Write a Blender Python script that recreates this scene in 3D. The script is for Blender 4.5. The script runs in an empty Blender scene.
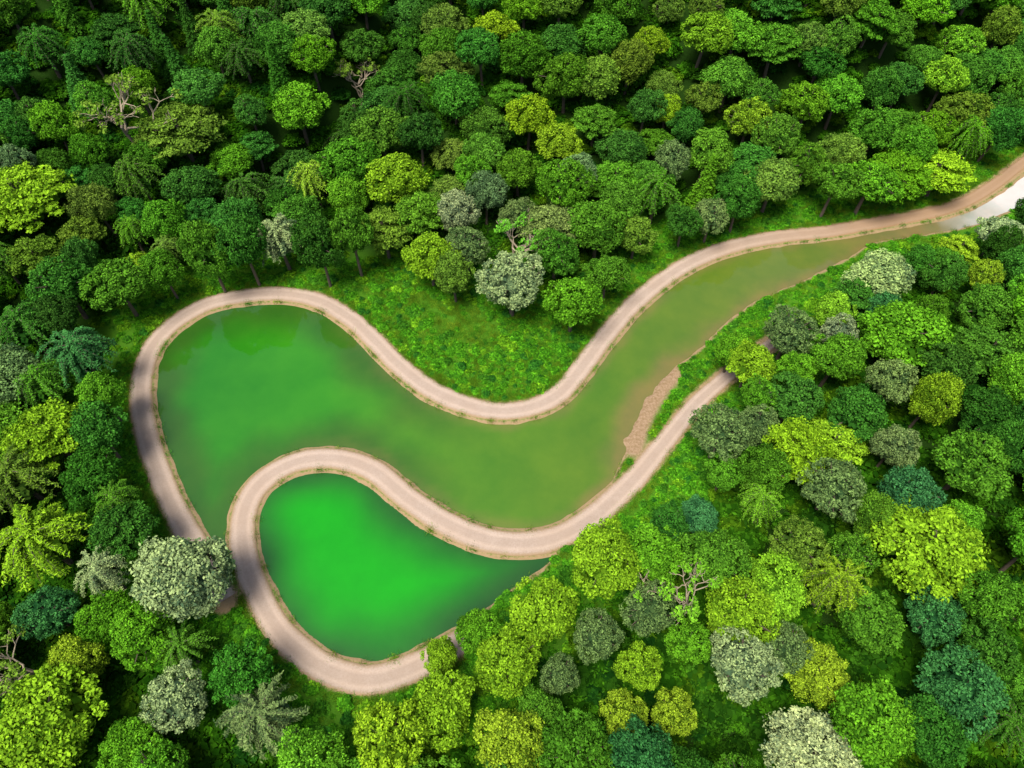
import bpy, math, random
import numpy as np
from mathutils import Vector, noise
random.seed(7); rng=np.random.default_rng(7)
scene=bpy.context.scene
CAMH=85.0; PITCH=math.radians(54); F=1024*24/36
cp,sp=math.cos(PITCH),math.sin(PITCH)

def ray(u,v):
    dx=(u-512)/F; dy=(384-v)/F
    return np.array([dx, dy*sp+cp, dy*cp-sp])
def gp(u,v,z=0.0):
    d=ray(u,v); t=(z-CAMH)/d[2]
    return (d[0]*t,d[1]*t)

# ------------------------------------------------------------ lines in image pixels, projected from the camera onto the ground
P1=[(225,600),(207,567),(194,545),(177,515),(158,470),(144,425),(141,385),(150,350),(172,325),(205,305),(245,296),(285,294),(320,301),(350,318),(375,341),(400,366),(430,389),(465,404),(500,411),(535,406),(562,391),(585,363),(610,330),(640,298),(680,268),(720,250),(770,238),(830,231),(880,222),(930,213),(965,202),(995,184),(1030,158),(1080,125)]
P2=[(790,330),(757,354),(725,378),(695,405),(665,442),(635,478),(600,512),(565,534),(530,543),(490,540),(450,525),(410,500),(375,472),(340,459),(300,461),(265,479),(246,505),(242,540),(252,580),(275,625),(305,656),(340,675),(380,679),(425,662),(465,640)]
def smooth(pts,step=0.6):
    pts=[np.array(p,float) for p in pts]
    pts=[2*pts[0]-pts[1]]+pts+[2*pts[-1]-pts[-2]]
    out=[]
    for i in range(1,len(pts)-2):
        a,b,c,d=pts[i-1:i+3]; n=max(2,int(np.linalg.norm(c-b)/step))
        for k in range(n):
            t=k/n
            out.append(0.5*((2*b)+(-a+c)*t+(2*a-5*b+4*c-d)*t*t+(-a+3*b-3*c+d)*t**3))
    out.append(pts[-2]); return np.array(out)
L1=smooth([gp(*p) for p in P1]); L2=smooth([gp(*p) for p in P2])
rb=[(1100,165),(1040,197),(1000,216),(965,228),(930,234),(875,243),(850,258),(810,278),(760,300),(725,325),(700,350),(672,372),(645,410),(628,450),(615,480),(605,508)]
RB=smooth([gp(*p) for p in rb],1.5)
SB=smooth([gp(*p) for p in [(672,374),(655,396),(641,422),(633,448)]],1.0)
i0=np.argmin(np.hypot(*(L2-np.array(gp(600,512))).T)); i1=np.argmin(np.hypot(*(L2-np.array(gp(242,540))).T))
a0=np.argmin(np.hypot(*(L1-np.array(gp(194,545))).T)); 
WA=np.vstack([L1[a0::2],RB,L2[i0:i1:2],np.array([gp(238,548),gp(215,552)])])
j0=np.argmin(np.hypot(*(L2-np.array(gp(530,543))).T)); j1=np.argmin(np.hypot(*(L2-np.array(gp(440,655))).T))
WB=np.vstack([L2[j0:j1:2],smooth([gp(*p) for p in [(440,655),(470,625),(500,598),(530,578),(555,560),(555,545)]],1.5)])

def seg_dist(X,Y,L,closed=False):
    D=np.full(X.shape,1e9)
    n=len(L); m=n if closed else n-1
    for i in range(m):
        a=L[i]; b=L[(i+1)%n]; ab=b-a; l2=ab@ab+1e-9
        t=np.clip(((X-a[0])*ab[0]+(Y-a[1])*ab[1])/l2,0,1)
        D=np.minimum(D,(X-a[0]-t*ab[0])**2+(Y-a[1]-t*ab[1])**2)
    return np.sqrt(D)
def inside(X,Y,L):
    r=np.zeros(X.shape,bool); n=len(L)
    for i in range(n):
        a=L[i]; b=L[(i+1)%n]
        c=((a[1]>Y)!=(b[1]>Y))
        xi=(b[0]-a[0])*(Y-a[1])/((b[1]-a[1])+1e-12)+a[0]
        r^= c&(X<xi)
    return r
def ss(a,b,x):
    t=np.clip((x-a)/(b-a),0,1); return t*t*(3-2*t)
def vnoise(X,Y,s,seed=0):
    x=X/s+seed*17.3; y=Y/s-seed*9.1
    xi=np.floor(x); yi=np.floor(y); fx=x-xi; fy=y-yi
    fx=fx*fx*(3-2*fx); fy=fy*fy*(3-2*fy)
    def h(i,j): 
        v=np.sin(i*127.1+j*311.7+seed*74.7)*43758.5453; return v-np.floor(v)
    return (h(xi,yi)*(1-fx)+h(xi+1,yi)*fx)*(1-fy)+(h(xi,yi+1)*(1-fx)+h(xi+1,yi+1)*fx)*fy

PATHW=1.62
L1c=L1[::3]; L2c=L2[::3]; WAc=WA[::2]
def fields(X,Y,fast=False):
    X=np.asarray(X,float);Y=np.asarray(Y,float)
    a,b,wa,wb=(L1c,L2c,WAc,WB[::2]) if fast else (L1[::2],L2[::2],WA,WB)
    dp=np.minimum(seg_dist(X,Y,a),seg_dist(X,Y,b))
    sA=seg_dist(X,Y,wa,True); sA=np.where(inside(X,Y,wa),-sA,sA)
    sB=seg_dist(X,Y,wb,True); sB=np.where(inside(X,Y,wb),-sB,sB)
    w=np.minimum(sA,sB)
    w=np.maximum(w,-(dp-(PATHW+0.25)))
    return dp,w,sB
# ravine running down between the two wooded hills
RAV=smooth([gp(*p) for p in [(455,-30),(425,40),(395,95),(350,150),(300,190),(250,225)]],4)
def hills(X,Y):
    g=lambda cx,cy,rx,ry,h,a=0: h*np.exp(-(((X-cx)*math.cos(a)+(Y-cy)*math.sin(a))/rx)**2-((-(X-cx)*math.sin(a)+(Y-cy)*math.cos(a))/ry)**2)
    z=g(50,158,78,34,24,0.12)+g(-125,170,62,60,28,-0.35)+g(130,60,50,60,6)+g(-110,40,40,60,5)
    z-=12*np.exp(-(seg_dist(X,Y,RAV)/8)**2)
    z+=26*ss(200,330,Y)+g(150,215,60,40,14)
    z+=(vnoise(X,Y,28,1)-.5)*6+(vnoise(X,Y,11,2)-.5)*2.5
    return z
def height(X,Y,f=None):
    X=np.asarray(X,float);Y=np.asarray(Y,float)
    dp,w,_=f or fields(X,Y)
    dl=np.minimum(np.maximum(dp-2.4,0),np.maximum(w,0))
    z=hills(X,Y)*ss(4,42,np.minimum(dp,np.maximum(w,0)+3))
    z+=(vnoise(X,Y,2.3,3)-.4)*0.35*ss(0.3,2.5,dl)
    wob=(vnoise(X,Y,1.7,5)-.5)*0.5
    z-=1.3*ss(0.45,-1.9,w+wob*ss(1.9,2.6,dp))
    # sand bar on the east bank
    ds=seg_dist(X,Y,SB)+(vnoise(X,Y,2.2,15)-.5)*1.6+(vnoise(X,Y,.9,19)-.5)*.6
    bar=-.44+.22*ss(1.5,.1,ds)
    z=np.where((ds<1.5)&(w<.6),np.maximum(z,bar),z)
    return z

# ------------------------------------------------------------ materials
def newmat(name):
    m=bpy.data.materials.new(name); m.use_nodes=True
    nt=m.node_tree; nt.nodes.clear()
    return m,nt,nt.nodes,nt.links
def N(ns,t,**k):
    n=ns.new(t)
    for a,b in k.items(): setattr(n,a,b)
    return n
def mixc(ns,ls,fac,a,b,mode='MIX'):
    n=ns.new('ShaderNodeMix'); n.data_type='RGBA'; n.blend_type=mode
    for s,v in ((n.inputs[0],fac),(n.inputs[6],a),(n.inputs[7],b)):
        if isinstance(v,bpy.types.NodeSocket): ls.new(v,s)
        elif isinstance(v,(int,float)): s.default_value=v
        else: s.default_value=(*v,1) if len(v)==3 else v
    return n.outputs[2]
def mathn(ns,ls,op,a,b=None,c=None):
    n=ns.new('ShaderNodeMath'); n.operation=op
    for i,v in enumerate((a,b,c)):
        if v is None: continue
        if isinstance(v,bpy.types.NodeSocket): ls.new(v,n.inputs[i])
        else: n.inputs[i].default_value=v
    return n.outputs[0]
def ramp(ns,ls,src,stops):
    n=ns.new('ShaderNodeValToRGB'); ls.new(src,n.inputs[0]); e=n.color_ramp.elements
    while len(e)<len(stops): e.new(0.5)
    for k,(p,c) in enumerate(stops):
        e[k].position=p; e[k].color=(c,c,c,1) if isinstance(c,(int,float)) else (*c,1)
    return n.outputs[0]
def noisen(ns,ls,co,scale,detail=4,rough=.6):
    n=ns.new('ShaderNodeTexNoise'); n.inputs['Scale'].default_value=scale; n.inputs['Detail'].default_value=detail; n.inputs['Roughness'].default_value=rough
    ls.new(co,n.inputs['Vector']); return n.outputs['Fac']

def leafmat(name,source):
    m,nt,ns,ls=newmat(name)
    out=ns.new('ShaderNodeOutputMaterial')
    if source=='inst':
        a=N(ns,'ShaderNodeAttribute',attribute_type='INSTANCER',attribute_name='tint'); tint=a.outputs['Color']
    else:
        a=ns.new('ShaderNodeObjectInfo'); tint=a.outputs['Color']
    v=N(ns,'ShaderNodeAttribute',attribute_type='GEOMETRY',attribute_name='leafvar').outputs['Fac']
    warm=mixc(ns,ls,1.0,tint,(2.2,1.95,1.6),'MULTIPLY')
    cool=mixc(ns,ls,1.0,tint,(0.32,0.40,0.42),'MULTIPLY')  # dark end of leaf variation, lowered to paint shade into canopy gaps
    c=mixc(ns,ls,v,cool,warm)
    b=ns.new('ShaderNodeBsdfDiffuse'); ls.new(c,b.inputs['Color'])
    ls.new(b.outputs[0],out.inputs[0])
    return m
LEAF_I=leafmat('foliage','inst'); LEAF_O=leafmat('foliage_single','obj')
def simplemat(name,c1,c2,scale,rough=.9):
    m,nt,ns,ls=newmat(name); out=ns.new('ShaderNodeOutputMaterial'); geo=ns.new('ShaderNodeNewGeometry')
    b=ns.new('ShaderNodeBsdfDiffuse')
    n=noisen(ns,ls,geo.outputs['Position'],scale)
    ls.new(mixc(ns,ls,n,c1,c2),b.inputs['Color']); ls.new(b.outputs[0],out.inputs[0]); return m
BARK=simplemat('bark',(.07,.055,.04),(.18,.15,.11),3)
DEAD=simplemat('dead_wood',(.25,.2,.13),(.5,.42,.3),3)

# ------------------------------------------------------------ tree meshes
class MB:
    def __init__(s): s.v=[];s.f=[];s.m=[];s.a=[];s.n=0
    def add(s,V,Fc,mat,var):
        V=np.asarray(V,float); s.v.append(V)
        s.f+= [tuple(int(i)+s.n for i in f) for f in Fc]; s.m+=[mat]*len(Fc)
        s.a.append(np.full(len(V),var) if np.isscalar(var) else np.asarray(var)); s.n+=len(V)
    def leaves(s,P,Nn,size,asp=.55,base=.5,sd=.24):
        n=len(P)
        if n==0: return
        Nn=Nn/(np.linalg.norm(Nn,axis=1,keepdims=True)+1e-9)
        r=rng.normal(size=(n,3)); t=np.cross(Nn,r); t/=np.linalg.norm(t,axis=1,keepdims=True)+1e-9
        b=np.cross(Nn,t); sz=(size*rng.uniform(.6,1.4,n))[:,None]
        V=np.stack([P+t*sz,P+b*sz*asp,P-t*sz,P-b*sz*asp],1).reshape(-1,3)
        idx=np.arange(n*4).reshape(n,4)+s.n
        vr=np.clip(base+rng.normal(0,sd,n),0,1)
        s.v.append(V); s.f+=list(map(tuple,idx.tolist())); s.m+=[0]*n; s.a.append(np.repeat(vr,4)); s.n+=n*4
    def limb(s,pts,rads,mat=1,sides=6):
        pts=[np.array(p,float) for p in pts]; V=[]
        for i,p in enumerate(pts):
            d=pts[min(i+1,len(pts)-1)]-pts[max(i-1,0)]; d/=np.linalg.norm(d)+1e-9
            a=np.cross(d,[0.3,.9,.1]); a/=np.linalg.norm(a)+1e-9; b=np.cross(d,a)
            for k in range(sides):
                an=2*math.pi*k/sides; V.append(p+(a*math.cos(an)+b*math.sin(an))*rads[i])
        Fc=[(i*sides+k,i*sides+(k+1)%sides,(i+1)*sides+(k+1)%sides,(i+1)*sides+k) for i in range(len(pts)-1) for k in range(sides)]
        s.add(V,Fc,mat,.5)
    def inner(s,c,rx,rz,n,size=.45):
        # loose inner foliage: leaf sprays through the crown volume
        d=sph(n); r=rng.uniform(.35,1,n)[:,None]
        s.leaves(np.array(c)+d*r*np.array([rx,rx,rz]),d+sph(n)*.5+np.array([0,0,.6]),size,.7,base=.1,sd=.1)  # low base colours inner leaves dark, imitating shade inside the crown
    def mesh(s,name,mats):
        me=bpy.data.meshes.new(name); me.from_pydata(np.vstack(s.v).tolist(),[],s.f)
        me.polygons.foreach_set('material_index',s.m)
        at=me.attributes.new('leafvar','FLOAT','POINT'); at.data.foreach_set('value',np.concatenate(s.a).astype(np.float32))
        for m in mats: me.materials.append(m)
        return me
def sph(n):
    d=rng.normal(size=(n,3)); return d/np.linalg.norm(d,axis=1,keepdims=True)
def clump(b,c,rc,n,size,flat=1.0,out=None,base=.5,asp=.6):
    d=sph(n*3)
    if out is not None: d=d[(d@out)>-.15]
    d=d[:n]; lum=1+.25*np.sin(d@sph(1)[0]*5+rng.uniform(0,6))
    r=(rc*rng.uniform(.6,1.12,len(d))*lum**.5)[:,None]
    P=c+d*r*np.array([1,1,flat])
    Nn=d*.8+sph(len(d))*.8+np.array([0,0,.3])
    b.leaves(P,Nn,size,asp,base=base)
def broad(R=4.5,H=11,nc=78,cr=(.13,.24),leaf=.17,per=125,rzf=.78,drop=.1,lobes=9,la=.26):
    b=MB(); rz=R*rzf; cz=H-rz; C=np.array([0,0,cz])
    b.inner(C-np.array([0,0,.3]),R*.68,rz*.7,650)
    lean=rng.uniform(-.3,.3,2)
    b.limb([(0,0,-1),(lean[0]*.4,lean[1]*.4,cz*.5),(lean[0],lean[1],cz)],[.34,.25,.16],sides=8)
    ga=math.pi*(3-5**.5); lob=rng.uniform(0,6.28,3)
    big=sph(lobes); big[:,2]=np.abs(big[:,2])*.9-.1; big[0]=(.15,.1,.98)
    for i in range(nc):
        z=1-(i+.5)/nc*1.62; r=math.sqrt(max(0,1-z*z)); ph=i*ga+rng.uniform(-.25,.25)
        if rng.random()<drop*(1 if z<.75 else 0): continue
        d=np.array([r*math.cos(ph),r*math.sin(ph),z])
        bl=max(0,(big@d).max()); 
        k=.72*(1+.12*math.sin(2*ph+lob[0])*r+.08*math.sin(3*ph+lob[1]+2*z)*r+rng.uniform(-.1,.1)+la*(bl**6-.4))
        c=C+d*np.array([R,R,rz])*k*1.06
        rc=R*rng.uniform(*cr); q=(rc/(R*.19))**2
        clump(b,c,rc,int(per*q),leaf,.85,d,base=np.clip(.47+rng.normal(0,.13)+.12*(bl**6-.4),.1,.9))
        if i%7==1: b.limb([(lean[0]*.7,lean[1]*.7,cz*.55),(C+c)/2*np.array([1,1,.98]),c],[.16,.1,.05],sides=5)
    return b
def layered(R=4.6,H=11):
    b=MB(); b.limb([(0,0,-1),(.2,0,5),(0,.1,H-1)],[.36,.25,.08],sides=8)
    b.inner((0,0,H*.58),R*.75,1.9,550)
    for i in range(84):
        f=((i+.5)/84)**.9; ph=i*2.4+rng.uniform(-.3,.3); rr=R*.92*math.sqrt(f); z=H-.7-(rr/R)**2*3.0-rng.uniform(0,1.8)
        c=np.array([rr*math.cos(ph),rr*math.sin(ph),z]); rc=R*rng.uniform(.12,.24)
        clump(b,c,rc,125,.17,.3,None,base=np.clip(.5+rng.normal(0,.16),.1,.95))
        if i%5==0: b.limb([(0,0,z-1.5),c*np.array([.5,.5,1])-np.array([0,0,.6]),c-np.array([0,0,.1])],[.13,.09,.04],sides=5)
    return b
def feathery(R=4.4,H=11):
    b=MB(); b.limb([(0,0,-1),(.1,.2,5),(0,.1,H-2)],[.36,.25,.12],sides=8); b.inner((0,0,H*.6),R*.6,2.2,450)
    for i in range(64):
        ph=rng.uniform(0,6.28); L=R*rng.uniform(.6,1.12); z0=H-2.2+rng.uniform(-2,1.4)
        pts=[];
        for k in range(9):
            t=k/8; pts.append((L*t*math.cos(ph+.25*t),L*t*math.sin(ph+.25*t),z0+1.3*math.sin(t*2.4)*.9-2.6*t*t))
        b.limb(pts[::2],[.07,.06,.05,.03,.02],sides=4)
        Q=np.array(pts); t=rng.uniform(.15,8,150); a=Q[np.clip(t.astype(int),0,7)]; bb=Q[np.clip(t.astype(int)+1,0,8)]
        P=a+(bb-a)*(t%1)[:,None]+rng.normal(0,.15,(150,3))*np.array([1,1,.8])
        b.leaves(P,sph(150)*.6+np.array([0,0,.8]),.2,.3,base=np.clip(.5+rng.normal(0,.22),.1,.9))
    return b
def conifer(R=2.9,H=14):
    b=MB(); b.limb([(0,0,-1),(0,0,7),(0,0,H)],[.32,.2,.03],sides=8)
    for lv in range(22):
        z=2+(H-2)*lv/22; r=R*(1-lv/22.5)**.85*rng.uniform(.88,1.1); nb=max(5,int(13*(1-lv/26)))
        for k in range(nb):
            ph=2*math.pi*k/nb+lv*.7+rng.uniform(-.2,.2); n=int(12+46*r/R)
            t=rng.uniform(.1,1,n); w=(.28+.25*(1-t))*rng.normal(0,.7,n)
            P=np.stack([r*t*math.cos(ph)-w*math.sin(ph),r*t*math.sin(ph)+w*math.cos(ph),z-.55*r*t*t+rng.normal(0,.06,n)],1)
            b.leaves(P,sph(n)*.4+np.array([.3*math.cos(ph),.3*math.sin(ph),.8]),.24,.32,base=.45)
    return b
def deadtree():
    b=MB()
    def grow(p,d,L,r,lv):
        q=p+d*L*.5+rng.normal(0,.08*L,3); e=p+d*L+rng.normal(0,.1*L,3)
        b.limb([p,q,e],[r,r*.8,r*.6],1,5)
        if lv<5:
            for _ in range(3 if lv<4 else 2):
                nd=d+rng.normal(0,.55,3)+np.array([0,0,.12]); nd/=np.linalg.norm(nd); grow(e,nd,L*rng.uniform(.6,.8),r*.66,lv+1)
        elif rng.random()<.35: clump(b,e,.6,35,.2,.5,base=.8)
    grow(np.array([0,0,-1.]),np.array([0,0,1.]),4.4,.34,0)
    return b
def bush(R=1.5):
    b=MB(); b.inner((0,0,R*.35),R*.6,R*.5,140,.24); b.limb([(0,0,-.4),(0,0,R*.5)],[.07,.04],sides=5)
    for i in range(18):
        d=sph(1)[0]; d[2]=abs(d[2]); c=d*np.array([R*.72,R*.72,R*.5])*rng.uniform(.4,1.1); 
        clump(b,c,R*rng.uniform(.2,.36),65,.115,.8,d,base=np.clip(.5+rng.normal(0,.15),.1,.9))
    return b
def tuft():
    b=MB(); V=[];Fc=[]
    n=90
    for i in range(n):
        x,y=rng.normal(0,.4,2); h=rng.uniform(.15,.42); a=rng.uniform(0,6.28); w=.035; l=rng.normal(0,.18,2)
        k=len(V); V+=[(x-w*math.cos(a),y-w*math.sin(a),-.05),(x+w*math.cos(a),y+w*math.sin(a),-.05),(x+l[0],y+l[1],h)]; Fc.append((k,k+1,k+2))
    b.add(V,Fc,0,np.repeat(rng.uniform(.2,.9,n),3)); return b

M=[]
def kind(b,name): M.append((name,b.mesh(name,[LEAF_I,DEAD if 'dead' in name else BARK]),b))
kind(broad(),'a0_broadleaf_tree'); kind(broad(nc=62,cr=(.15,.28)),'a1_broadleaf_tree'); kind(broad(nc=92,cr=(.11,.2),per=120,rzf=.7),'a2_broadleaf_tree')
kind(broad(nc=66,cr=(.13,.27),H=11.5,rzf=.95,drop=.14,lobes=6,la=.36),'a3_broadleaf_tree'); kind(broad(nc=84,cr=(.11,.26),rzf=.64,H=10,drop=.14,lobes=7,la=.38),'a4_broadleaf_tree')
kind(broad(nc=130,cr=(.09,.15),leaf=.14,per=115,rzf=.85,drop=.02),'b0_round_tree'); kind(broad(nc=110,cr=(.1,.18),leaf=.15,per=125,rzf=.8,drop=.04),'b1_round_tree')
kind(layered(),'c0_layered_tree'); kind(layered(5,10),'c1_layered_tree'); kind(feathery(),'d0_feathery_tree')
kind(conifer(),'e0_conifer_tree'); kind(deadtree(),'f0_dead_tree')
TREES=bpy.data.collections.new('tree_kinds'); 
for n,me,_ in M: TREES.objects.link(bpy.data.objects.new(n,me))
BUSH=bpy.data.collections.new('bush_kinds')
for i in range(3): BUSH.objects.link(bpy.data.objects.new('bush_%d'%i,bush().mesh('bush_%d'%i,[LEAF_I,BARK])))
TUFT=bpy.data.collections.new('tuft_kinds')
for i in range(2): TUFT.objects.link(bpy.data.objects.new('grass_tuft_%d'%i,tuft().mesh('grass_tuft_%d'%i,[LEAF_I,BARK])))

def scatter(name,coll,P,idx,rot,scl,tint):
    me=bpy.data.meshes.new(name); me.from_pydata([tuple(p) for p in P],[],[])
    n=len(P)
    a=me.attributes.new('idx','INT','POINT'); a.data.foreach_set('value',np.array(idx,np.int32))
    a=me.attributes.new('rot','FLOAT_VECTOR','POINT'); a.data.foreach_set('vector',np.array(rot,np.float32).ravel())
    a=me.attributes.new('scl','FLOAT_VECTOR','POINT'); a.data.foreach_set('vector',np.array(scl,np.float32).ravel())
    a=me.attributes.new('tint','FLOAT_COLOR','POINT'); a.data.foreach_set('color',np.hstack([np.array(tint),np.ones((n,1))]).astype(np.float32).ravel())
    ob=bpy.data.objects.new(name,me); scene.collection.objects.link(ob)
    g=bpy.data.node_groups.new(name+'_scatter','GeometryNodeTree')
    g.interface.new_socket('Geometry',in_out='INPUT',socket_type='NodeSocketGeometry'); g.interface.new_socket('Geometry',in_out='OUTPUT',socket_type='NodeSocketGeometry')
    gi=g.nodes.new('NodeGroupInput'); go=g.nodes.new('NodeGroupOutput'); ip=g.nodes.new('GeometryNodeInstanceOnPoints')
    ci=g.nodes.new('GeometryNodeCollectionInfo'); ci.inputs['Collection'].default_value=coll; ci.inputs['Separate Children'].default_value=True; ci.inputs['Reset Children'].default_value=True
    def na(nm,t):
        x=g.nodes.new('GeometryNodeInputNamedAttribute'); x.data_type=t; x.inputs['Name'].default_value=nm; return [o for o in x.outputs if o.enabled][0]
    L=g.links
    L.new(gi.outputs[0],ip.inputs['Points']); L.new(ci.outputs[0],ip.inputs['Instance']); ip.inputs['Pick Instance'].default_value=True
    L.new(na('idx','INT'),ip.inputs['Instance Index'])
    e=g.nodes.new('FunctionNodeEulerToRotation'); L.new(na('rot','FLOAT_VECTOR'),e.inputs[0]); L.new(e.outputs[0],ip.inputs['Rotation'])
    L.new(na('scl','FLOAT_VECTOR'),ip.inputs['Scale']); L.new(ip.outputs[0],go.inputs[0])
    md=ob.modifiers.new('scatter','NODES'); md.node_group=g
    return ob

# ------------------------------------------------------------ terrain
def axis(lo,hi,step,far,g=1.18):
    a=list(np.arange(lo,hi+step/2,step)); s=step
    b=[];x=hi
    while x<far: s*=g; x+=s; b.append(x)
    s=step; c=[];x=lo
    while x>-far: s*=g; x-=s; c.append(x)
    return np.array(c[::-1]+a+b)
ax=axis(-72,112,.5,2500); ay=axis(14,128,.5,2500)
X,Y=np.meshgrid(ax,ay); FD=fields(X,Y); Z=height(X,Y,FD)
nx,ny=len(ax),len(ay)
MEAD=np.array([gp(*p) for p in [(330,272),(380,268),(410,288),(440,300),(475,325),(505,330),(560,345),(590,335),(620,310),(640,285),(560,400),(480,400),(400,350),(345,300)]])
GLADE=np.array([gp(*p) for p in [(360,262),(400,250),(480,262),(560,300),(620,300),(600,380),(480,405),(400,350)]])
me=bpy.data.meshes.new('ground')
V=np.stack([X,Y,Z],-1).reshape(-1,3)
ii=np.arange(nx*ny).reshape(ny,nx); Q=np.stack([ii[:-1,:-1],ii[:-1,1:],ii[1:,1:],ii[1:,:-1]],-1).reshape(-1,4)
me.from_pydata(V.tolist(),[],Q.tolist()); me.polygons.foreach_set('use_smooth',[True]*len(Q))
a=me.attributes.new('dwater','FLOAT','POINT'); a.data.foreach_set('value',np.clip(FD[1],-5,60).astype(np.float32).ravel())
a=me.attributes.new('dpath','FLOAT','POINT'); a.data.foreach_set('value',np.clip(FD[0],0,60).astype(np.float32).ravel())
a=me.attributes.new('sand','FLOAT','POINT'); a.data.foreach_set('value',ss(2.2,1.0,seg_dist(X,Y,SB)).astype(np.float32).ravel())
gl=seg_dist(X,Y,GLADE,True); gl=np.where(inside(X,Y,GLADE),-gl,gl)
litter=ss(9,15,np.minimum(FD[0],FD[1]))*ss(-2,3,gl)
a=me.attributes.new('litter','FLOAT','POINT'); a.data.foreach_set('value',litter.astype(np.float32).ravel())
g=bpy.data.objects.new('ground',me); scene.collection.objects.link(g)
m,nt,ns,ls=newmat('ground_soil_grass'); out=ns.new('ShaderNodeOutputMaterial'); geo=ns.new('ShaderNodeNewGeometry'); pos=geo.outputs['Position']
dw=N(ns,'ShaderNodeAttribute',attribute_name='dwater').outputs['Fac']; dpn=N(ns,'ShaderNodeAttribute',attribute_name='dpath').outputs['Fac']
n1=noisen(ns,ls,pos,.35); n2=noisen(ns,ls,pos,2.5,6,.7)
grass=mixc(ns,ls,n2,(.035,.12,.008),(.09,.25,.015)); grass=mixc(ns,ls,ramp(ns,ls,n1,[(.4,0.),(.65,1.)]),grass,(.06,.17,.012))
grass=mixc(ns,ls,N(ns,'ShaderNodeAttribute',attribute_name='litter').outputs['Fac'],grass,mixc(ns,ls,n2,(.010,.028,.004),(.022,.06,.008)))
mud=mixc(ns,ls,n2,(.26,.17,.08),(.38,.28,.16))
t=mathn(ns,ls,'ADD',mathn(ns,ls,'MULTIPLY',n2,1.6),mathn(ns,ls,'MULTIPLY',dw,-1.0))
f1=ramp(ns,ls,t,[(.4,0.),(.85,1.)])
t2=mathn(ns,ls,'ADD',mathn(ns,ls,'MULTIPLY',n2,1.2),mathn(ns,ls,'MULTIPLY',dpn,-1.0)); t2=mathn(ns,ls,'ADD',t2,1.5)
f2=ramp(ns,ls,t2,[(.1,0.),(.6,1.)])
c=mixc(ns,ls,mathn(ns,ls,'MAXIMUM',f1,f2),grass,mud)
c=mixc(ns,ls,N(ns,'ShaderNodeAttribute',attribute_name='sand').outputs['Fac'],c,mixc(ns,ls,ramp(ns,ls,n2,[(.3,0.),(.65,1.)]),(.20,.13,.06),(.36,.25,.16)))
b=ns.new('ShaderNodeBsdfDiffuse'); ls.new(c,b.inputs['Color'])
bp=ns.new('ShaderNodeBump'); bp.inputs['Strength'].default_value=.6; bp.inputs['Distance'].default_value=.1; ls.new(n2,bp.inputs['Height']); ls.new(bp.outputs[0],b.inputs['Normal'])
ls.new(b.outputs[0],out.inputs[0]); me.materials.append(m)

# ------------------------------------------------------------ water
wx=np.arange(-70,175,1.); wy=np.arange(15,160,1.); X,Y=np.meshgrid(wx,wy); dp,w,sB=fields(X,Y)
keep=(w<1.6); 
lin=lambda r,g_,b_: np.array([r,g_,b_])
cols=np.zeros(X.shape+(3,))
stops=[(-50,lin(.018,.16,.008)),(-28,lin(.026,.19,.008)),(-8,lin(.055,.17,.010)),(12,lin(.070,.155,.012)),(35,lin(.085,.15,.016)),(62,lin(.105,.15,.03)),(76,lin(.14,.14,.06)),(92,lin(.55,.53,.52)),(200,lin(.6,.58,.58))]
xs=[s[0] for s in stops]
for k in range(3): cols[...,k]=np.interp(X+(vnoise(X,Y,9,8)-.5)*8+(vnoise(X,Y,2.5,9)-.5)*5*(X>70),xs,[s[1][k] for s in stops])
wshade=ss(-8,-1,w+(vnoise(X,Y,4,18)-.5)*3)*ss(0,-20,X); cols=cols*(1-.6*wshade[...,None])+lin(.03,.05,.012)*.6*wshade[...,None]  # tree shade and reflection painted into the water colour along the left basin edges
pool=sB<1.5
pk=ss(0,-9.5,sB+(vnoise(X,Y,5,12)-.5)*2.5)[...,None]
pc=lin(.014,.07,.012)*(1-pk)+lin(.004,.27,.003)*pk
cols=np.where(pool[...,None],pc,cols)
shal=ss(-2.2,-.2,w+(vnoise(X,Y,3,4)-.5)*1.5)*ss(-45,5,X)*(~pool)*.6
drb=seg_dist(X,Y,RB); dsb=seg_dist(X,Y,SB)
shal=np.clip(shal+0.4*ss(4.5,.5,drb+(vnoise(X,Y,4,14)-.5)*3)*(~pool)*(X<76)+.7*ss(5,1.2,dsb+(vnoise(X,Y,3,16)-.5)*2),0,1)
shal=shal*(X<80)
cols=cols*(1-shal[...,None]*.7)+lin(.17,.13,.05)*shal[...,None]*.7
idm=-np.ones(X.shape,int); idm[keep]=np.arange(keep.sum())
V=np.stack([X[keep],Y[keep],np.full(keep.sum(),-.34)],-1)
q=np.stack([idm[:-1,:-1],idm[:-1,1:],idm[1:,1:],idm[1:,:-1]],-1).reshape(-1,4); q=q[(q>=0).all(1)]
me=bpy.data.meshes.new('river_water'); me.from_pydata(V.tolist(),[],q.tolist()); me.polygons.foreach_set('use_smooth',[True]*len(q))
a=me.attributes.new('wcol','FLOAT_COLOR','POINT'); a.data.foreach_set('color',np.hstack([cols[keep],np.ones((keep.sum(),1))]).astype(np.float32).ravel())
ob=bpy.data.objects.new('river_water',me); scene.collection.objects.link(ob)
m,nt,ns,ls=newmat('green_water'); out=ns.new('ShaderNodeOutputMaterial'); geo=ns.new('ShaderNodeNewGeometry')
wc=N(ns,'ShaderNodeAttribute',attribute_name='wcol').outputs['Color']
nn=noisen(ns,ls,geo.outputs['Position'],.12,6,.65)
c=mixc(ns,ls,ramp(ns,ls,nn,[(.3,0.),(.7,1.)]),mixc(ns,ls,1.,wc,(.8,.9,.85),'MULTIPLY'),mixc(ns,ls,1.,wc,(1.3,1.1,1.05),'MULTIPLY'))
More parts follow.
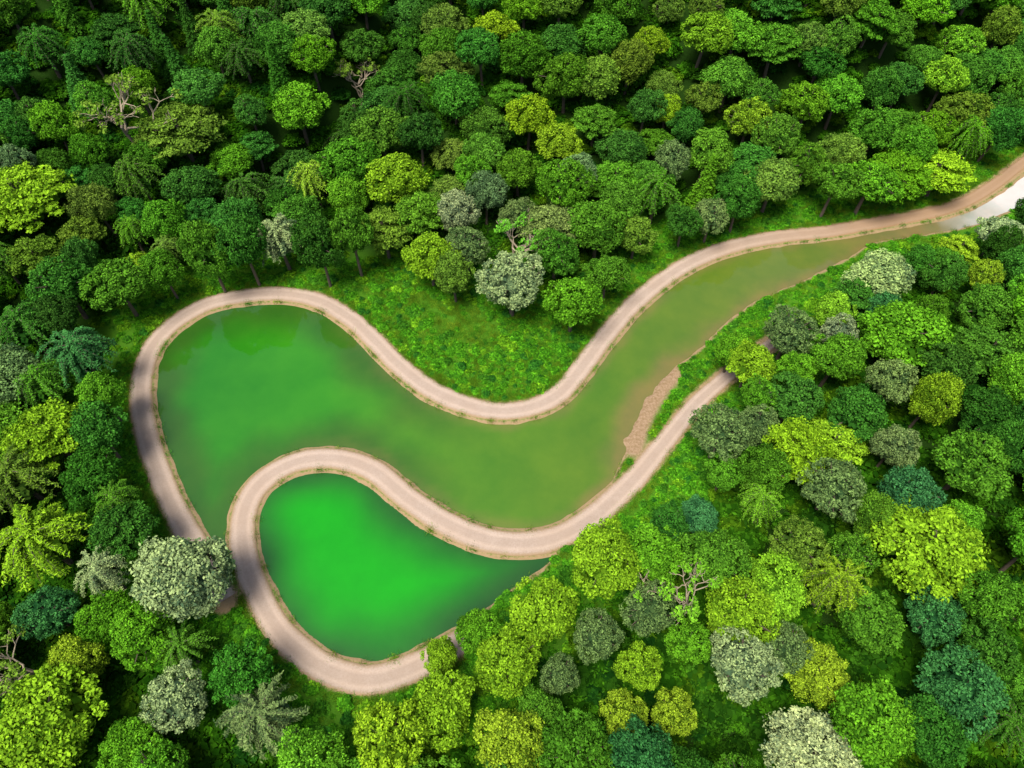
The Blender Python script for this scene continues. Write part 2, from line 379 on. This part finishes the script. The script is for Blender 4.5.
b=ns.new('ShaderNodeBsdfPrincipled'); b.inputs['Roughness'].default_value=.02; b.inputs['IOR'].default_value=1.52; ls.new(c,b.inputs['Base Color'])
n3=noisen(ns,ls,geo.outputs['Position'],1.1,3); bp=ns.new('ShaderNodeBump'); bp.inputs['Strength'].default_value=.06; bp.inputs['Distance'].default_value=.1; ls.new(n3,bp.inputs['Height']); ls.new(bp.outputs[0],b.inputs['Normal'])
ls.new(b.outputs[0],out.inputs[0]); me.materials.append(m)

# ------------------------------------------------------------ paths
def pathmesh(name,L,mat,wfun):
    T=np.gradient(L,axis=0); T/=np.linalg.norm(T,axis=1,keepdims=True); Nn=np.stack([-T[:,1],T[:,0]],1)
    us=[-1.06,-1,-.8,-.5,-.2,.0,.2,.5,.8,1,1.06]; zs=[-.25,.03,.06,.05,.08,.09,.08,.05,.06,.03,-.25]
    V=[];UV=[]
    s=np.concatenate([[0],np.cumsum(np.linalg.norm(np.diff(L,axis=0),axis=1))])
    for i,p in enumerate(L):
        for u,z in zip(us,zs):
            sd=np.array(40. if u>0 else 0.)
            j=1+(vnoise(np.array(s[i]),sd,4.3,6)-.5)*.16+(vnoise(np.array(s[i]),sd,1.1,7)-.5)*.06
            q=p+Nn[i]*u*wfun(s[i]/s[-1])*j; V.append((q[0],q[1],z)); UV.append(u)
    k=len(us); Fc=[(i*k+a,i*k+a+1,(i+1)*k+a+1,(i+1)*k+a) for i in range(len(L)-1) for a in range(k-1)]
    me=bpy.data.meshes.new(name); me.from_pydata(V,[],Fc); me.polygons.foreach_set('use_smooth',[True]*len(Fc))
    a=me.attributes.new('across','FLOAT','POINT'); a.data.foreach_set('value',np.array(UV,np.float32))
    me.materials.append(mat); o=bpy.data.objects.new(name,me); scene.collection.objects.link(o)
m,nt,ns,ls=newmat('packed_sand'); out=ns.new('ShaderNodeOutputMaterial'); geo=ns.new('ShaderNodeNewGeometry'); pos=geo.outputs['Position']
ac=mathn(ns,ls,'ABSOLUTE',N(ns,'ShaderNodeAttribute',attribute_name='across').outputs['Fac'])
n1=noisen(ns,ls,pos,.5,5,.65); n2=noisen(ns,ls,pos,5,6,.75); n4=noisen(ns,ls,pos,.15,2,.5)
c=mixc(ns,ls,n1,(.33,.25,.195),(.48,.38,.31)); c=mixc(ns,ls,ramp(ns,ls,n2,[(.35,0.),(.7,.6)]),c,(.28,.2,.14))
c=mixc(ns,ls,ramp(ns,ls,n4,[(.4,0.),(.65,.4)]),c,(.36,.26,.19))
tr=ramp(ns,ls,ac,[(.0,0.0),(.25,.0),(.5,.8),(.72,.3),(.85,0.)]); c=mixc(ns,ls,tr,c,mixc(ns,ls,1.,c,(1.25,1.25,1.25),'MULTIPLY'))
ed=ramp(ns,ls,mathn(ns,ls,'ADD',ac,mathn(ns,ls,'MULTIPLY',mathn(ns,ls,'SUBTRACT',n2,.5),.6)),[(.72,0.),(1.0,1.)]); c=mixc(ns,ls,ed,c,(.31,.21,.11))
sx=ns.new('ShaderNodeSeparateXYZ'); ls.new(pos,sx.inputs[0]); fx=mathn(ns,ls,'MULTIPLY',mathn(ns,ls,'SUBTRACT',sx.outputs[0],30),.025)
c=mixc(ns,ls,mathn(ns,ls,'MULTIPLY',ramp(ns,ls,fx,[(0.,0.),(1.,1.)]),.7),c,(.29,.165,.07))
b=ns.new('ShaderNodeBsdfPrincipled'); b.inputs['Roughness'].default_value=.9; ls.new(c,b.inputs['Base Color'])
bp=ns.new('ShaderNodeBump'); bp.inputs['Strength'].default_value=.5; bp.inputs['Distance'].default_value=.05; ls.new(n2,bp.inputs['Height']); ls.new(bp.outputs[0],b.inputs['Normal'])
ls.new(b.outputs[0],out.inputs[0])
pathmesh('dirt_path',L1,m,lambda t:1.62-.5*ss(.7,.9,t))
pathmesh('dirt_path',L2,m,lambda t:.92+.74*min(1,t/.3))

# ------------------------------------------------------------ planting
PAL=dict(dark=(.028,.10,.012),mid=(.058,.175,.014),bright=(.08,.245,.013),lime=(.14,.29,.014),yellow=(.17,.285,.018),grey=(.09,.165,.052),pale=(.19,.28,.125),teal=(.034,.14,.038),olive=(.085,.17,.02),deep=(.034,.135,.016))
KI=dict(broad=[0,1,2,3,4],round=[5,6],layer=[7,8],feath=[9],conif=[10],dead=[11])
NAMES={'broad':'broadleaf_tree','round':'round_crown_tree','layer':'layered_crown_tree','feath':'feathery_tree','conif':'conifer_tree','dead':'dead_tree'}
CH=7.5
HAND=[(512,287,37,'round','pale'),(573,303,29,'broad','bright'),(607,272,22,'broad','mid'),(430,257,26,'broad','lime'),(466,247,25,'round','grey'),(597,233,30,'broad','mid'),
(280,241,27,'feath','pale'),(190,580,46,'broad','pale'),(175,698,36,'round','pale'),(52,725,54,'broad','lime'),(128,745,30,'broad','bright'),(45,610,31,'round','teal'),(140,632,33,'broad','bright'),
(75,660,26,'broad','yellow'),(50,438,38,'layer','lime'),(48,545,44,'feath','lime'),(720,435,34,'round','grey'),(757,425,26,'round','grey'),(752,362,26,'broad','lime'),(797,370,22,'broad','bright'),
(603,560,37,'broad','lime'),(655,552,31,'broad','bright'),(545,610,36,'broad','lime'),(597,635,28,'round','grey'),(507,662,34,'broad','lime'),(440,712,36,'broad','lime'),(512,742,36,'broad','yellow'),
(640,665,25,'broad','lime'),(625,715,26,'broad','yellow'),(675,712,25,'broad','yellow'),(650,607,31,'round','grey'),(740,612,36,'broad','lime'),(742,665,38,'round','pale'),(790,648,28,'round','grey'),
(714,560,33,'broad','mid'),(925,547,50,'layer','lime'),(832,490,36,'round','grey'),(898,340,44,'broad','bright'),(790,333,30,'round','grey'),(935,615,32,'round','teal'),(962,690,40,'broad','teal'),
(820,668,30,'layer','yellow'),(872,722,42,'broad','bright'),(180,133,38,'layer','olive'),(120,122,34,'dead','olive'),(22,200,44,'layer','lime'),(300,115,30,'broad','bright'),(82,358,34,'feath','teal'),
(968,468,38,'broad','mid'),(360,88,22,'dead','olive'),(100,570,28,'feath','pale'),(560,672,22,'round','grey'),(690,640,24,'broad','bright'),(855,415,30,'broad','deep'),(800,545,32,'round','olive'),(20,665,34,'dead','olive'),
(160,42,22,'conif','deep'),(190,25,20,'conif','dark'),(225,10,20,'conif','deep'),(540,710,24,'broad','mid'),(870,620,34,'broad','mid'),(120,290,32,'broad','mid'),(65,290,34,'round','deep'),(440,652,20,'broad','lime'),(475,628,22,'broad','bright'),(735,345,20,'broad','bright'),(20,480,36,'feath','olive'),(28,330,30,'feath','deep'),(115,500,24,'feath','mid'),
(205,250,25,'broad','mid',1),(242,243,25,'broad','deep',1),(318,245,25,'broad','dark',1),(352,236,24,'broad','mid',1)]
ts=np.arange(50,260,.5)
def march(u,v,ch):
    d=ray(u,v); d=d/np.linalg.norm(d)
    Xs=d[0]*ts; Ys=d[1]*ts; Zs=CAMH+d[2]*ts
    hz=height(Xs,Ys,fields(Xs,Ys,True))+ch; k=np.argmax(Zs<hz); return Xs[k],Ys[k],hz[k]-ch,ts[k]*(cp*d[1]-sp*d[2])
accepted=[]
for h in HAND:
    u,v,rp,kd,col=h[:5]; tall=len(h)>5
    x,y,z,dep=march(u,v,9.8 if tall else CH*.9); r=rp/F*dep
    s=r/4.45
    accepted.append((x,y,r*.93)); i=random.choice(KI[kd]); 
    me=M[i][1]; o=bpy.data.objects.new(NAMES[kd],me); scene.collection.objects.link(o)
    o.location=(x,y,z-.1); sz=(CH*.9+ s*1.2)/ (7.3+1.2)
    o.scale=(s,s,1.32 if tall else max(.6,min(1.15,(sz+s)/2))); o.rotation_euler=(0,0,random.uniform(0,6.28))
    c=PAL[col]; o.color=(*c,1)
    o.material_slots[0].link='OBJECT'; o.material_slots[0].material=LEAF_O
cand=100000
cy=rng.uniform(-25,290,cand); cx=rng.uniform(-1,1,cand)*(80+.9*np.maximum(cy,0))
sel=rng.random(cand)<(80+.9*np.maximum(cy,0))/350; cx=cx[sel]; cy=cy[sel]
base=vnoise(cx,cy,16,11)
cr=np.clip(2.4+1.3*base+rng.uniform(0,1.4,len(cx))+.9*ss(85,125,cy),2.4,5.2)*np.where(rng.random(len(cx))<.1,1.22,1)
FDc=fields(cx,cy,True); dp,w,_=FDc
ok=(w>1.2)&(dp>2.6)
cx,cy,cr,dp,w=[a[ok] for a in (cx,cy,cr,dp,w)]
gz=height(cx,cy,fields(cx,cy,True)); ok=np.ones(len(cx),bool)
hc=(CH)*(cr/4.45*.45+.55)
# drop trees whose crowns, projected from the camera, would cover open water / path
closen=(np.minimum(dp,w)<32); ci_=np.nonzero(closen)[0]
for dz,k in ((1.35,0.),(1.2,.5),(.85,.95)):
    for an in range(8):
        px=cx[ci_]+cr[ci_]*k*math.cos(an*math.pi/4); py=cy[ci_]+cr[ci_]*k*math.sin(an*math.pi/4); zz=gz[ci_]+hc[ci_]*dz
        t=CAMH/(CAMH-zz)
        d2,w2,_=fields(px*t,py*t,True)
        ok[ci_]&=(w2>-.5)&(d2>1.4)
        if k==0: break
ok&=~inside(cx,cy,MEAD)
t=CAMH/(CAMH-gz-hc*.8); ok&=~inside(cx*t,cy*t,MEAD)
idxs=np.nonzero(ok)[0]
drav=seg_dist(cx,cy,RAV)
cell={}
def put(x,y,r): cell.setdefault((int(x//6),int(y//6)),[]).append((x,y,r))
for a in accepted: put(*a)
P=[];I=[];R=[];S=[];T=[]
for i in idxs:
    x,y,r=cx[i],cy[i],cr[i]; gx,gy=int(x//6),int(y//6); bad=False
    fac=.71 if y<100 else .65
    for a in (-1,0,1,-2,2):
        for b_ in (-1,0,1,-2,2):
            for (qx,qy,qr) in cell.get((gx+a,gy+b_),()):
                if (qx-x)**2+(qy-y)**2<(fac*(qr+r))**2: bad=True;break
            if bad:break
        if bad:break
    if bad: continue
    put(x,y,r)
    left=x<-25 ; far=y>105
    if drav[i]<8: wts=dict(dark=6,deep=3)  # dark tints only here, painting the ravine's shadow into the foliage colour
    elif far and left: wts=dict(dark=3.5,mid=3.5,deep=5,bright=1.6,olive=.5,lime=.2)  # deeper greens, weighted dark to paint in the vignette of the far-left corner
    elif far: wts=dict(dark=1.3,mid=5,deep=3,bright=1.8,olive=2.4,lime=.6,grey=.6)
    elif left: wts=dict(dark=2.0,mid=4,deep=3,bright=2.8,lime=1.1,olive=1,teal=.2,grey=.5,yellow=.1)
    else: wts=dict(dark=1.6,mid=4.5,deep=3,bright=3,lime=1.1,teal=.4,grey=1.8,olive=1.2,pale=.45,yellow=.15)
    col=random.choices(list(wts),list(wts.values()))[0]
    kd=random.choices(['broad','round','layer','feath','conif','dead'],[9,4 if col in('grey','pale','teal') else 2,1.5,2.2 if left else .6,1.4 if(far and left) else .08,.06])[0]
    c=np.array(PAL[col])*random.uniform(.8,1.25)*np.array([random.uniform(.85,1.15),1,random.uniform(.8,1.3)])
    s=r/4.45; zs=(.55+.45*s)*random.uniform(.82,1.2)*(.92 if y>100 else 1)
    P.append((x,y,gz[i]-.1)); I.append(random.choice(KI[kd])); R.append((random.gauss(0,.06),random.gauss(0,.06),random.uniform(0,6.28))); S.append((s*random.uniform(.9,1.12),s*random.uniform(.9,1.12),zs)); T.append(c)
scatter('forest',TREES,P,I,R,S,T)
# undergrowth
n=24000; m_=15000
ux=rng.uniform(-1,1,n); uy=rng.uniform(-5,190,n); ux=ux*(62+.78*np.maximum(uy,0))
ux=np.concatenate([ux,rng.uniform(-62,62,m_)]); uy=np.concatenate([uy,rng.uniform(18,110,m_)]); extra=np.arange(n+m_)>=n
n+=m_
dp,w,_=fields(ux,uy,True); ok=(w>.35)&(dp>2.0); sc=np.where(extra,rng.uniform(.22,.75,n),rng.uniform(.35,1.2,n))
ok&=(sc*1.1<np.minimum(dp-1.6,w+.9)+.3)
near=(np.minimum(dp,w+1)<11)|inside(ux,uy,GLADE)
ok&=(near|((rng.random(n)<.4)&~extra)); ok&=seg_dist(ux,uy,SB)>1.9
ux,uy,dp,w,sc,near=[a[ok] for a in (ux,uy,dp,w,sc,near)]
sc=np.where(near,sc*.78,sc*1.7+.3); gz2=height(ux,uy,fields(ux,uy,True))
LAWN=np.array([gp(*p) for p in [(405,295),(430,300),(470,300),(498,322),(498,343),(465,345),(430,325)]])
lawn=inside(ux,uy,LAWN)&(rng.random(len(ux))<.85)
k=~lawn; ux,uy,sc,gz2,near=[a[k] for a in (ux,uy,sc,gz2,near)]
n=len(ux)
bc=np.array([PAL['bright'],PAL['mid'],PAL['lime'],PAL['deep']])
ch=rng.choice(4,n,p=[.58,.2,.14,.08]); tint=bc[ch]*rng.uniform(.9,1.25,(n,1))*np.array([.85,1.05,.9]); tint=np.where(near[:,None],tint,tint*.48)  # bushes under the canopy tinted darker, shade of the gaps put into colour
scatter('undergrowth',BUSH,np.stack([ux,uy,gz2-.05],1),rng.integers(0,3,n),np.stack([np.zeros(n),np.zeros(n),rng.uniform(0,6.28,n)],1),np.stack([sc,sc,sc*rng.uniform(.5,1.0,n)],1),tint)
# grass
gx=[];gy=[]
for L in (L1,L2):
    T_=np.gradient(L,axis=0); T_/=np.linalg.norm(T_,axis=1,keepdims=True); Nn=np.stack([-T_[:,1],T_[:,0]],1)
    for sgn in (-1,1):
        for rep in range(3):
            o=rng.uniform(1.72,2.9,len(L))[:,None]; q=L+Nn*o*sgn+rng.normal(0,.15,L.shape); gx+=list(q[:,0]); gy+=list(q[:,1])
n=16000; gx+=list(rng.uniform(-60,100,n)); gy+=list(rng.uniform(12,120,n))
n=2600; lo_,hi_=GLADE.min(0),GLADE.max(0); gx+=list(rng.uniform(lo_[0],hi_[0],n)); gy+=list(rng.uniform(lo_[1],hi_[1],n))
gx=np.array(gx);gy=np.array(gy)
dp,w,_=fields(gx,gy); ok=(w>.1)&(dp>1.66)&((np.minimum(dp,w+1)<9)|inside(gx,gy,GLADE))&(seg_dist(gx,gy,SB)>1.9); gx,gy=gx[ok],gy[ok]; n=len(gx); gz3=height(gx,gy)
tint=np.array([.1,.23,.015])*rng.uniform(.6,1.2,(n,1))*np.stack([rng.uniform(.5,1.4,n),np.ones(n),np.ones(n)],1)
s=rng.uniform(.5,1.1,n)
scatter('grass',TUFT,np.stack([gx,gy,gz3],1),rng.integers(0,2,n),np.stack([np.zeros(n),np.zeros(n),rng.uniform(0,6.28,n)],1),np.stack([s,s,s],1),tint)

# ------------------------------------------------------------ light, camera
EL,AZ=math.radians(68),math.radians(-140)   # azimuth clockwise from +Y
S_=Vector((math.sin(AZ)*math.cos(EL),math.cos(AZ)*math.cos(EL),math.sin(EL)))
w_=bpy.data.worlds.new('World'); scene.world=w_; w_.use_nodes=True; nt=w_.node_tree; bg=nt.nodes['Background']
sk=nt.nodes.new('ShaderNodeTexSky'); sk.sky_type='NISHITA'; sk.sun_disc=False; sk.sun_elevation=EL; sk.sun_rotation=AZ; sk.air_density=1.0; sk.dust_density=4; sk.ozone_density=1
nt.links.new(sk.outputs[0],bg.inputs[0]); bg.inputs[1].default_value=.15
l=bpy.data.lights.new('sun','SUN'); l.energy=4.5; l.angle=math.radians(28); l.color=(1,.96,.88)
lo=bpy.data.objects.new('sun',l); scene.collection.objects.link(lo); lo.rotation_euler=S_.to_track_quat('Z','Y').to_euler()
cam=bpy.data.cameras.new('camera'); cam.lens=24; cam.sensor_width=36; cam.clip_end=6000
co=bpy.data.objects.new('camera',cam); scene.collection.objects.link(co); co.location=(0,0,CAMH); co.rotation_euler=(math.pi/2-PITCH,0,0); scene.camera=co
scene.view_settings.view_transform='Standard'; scene.view_settings.look='None'; scene.view_settings.exposure=0
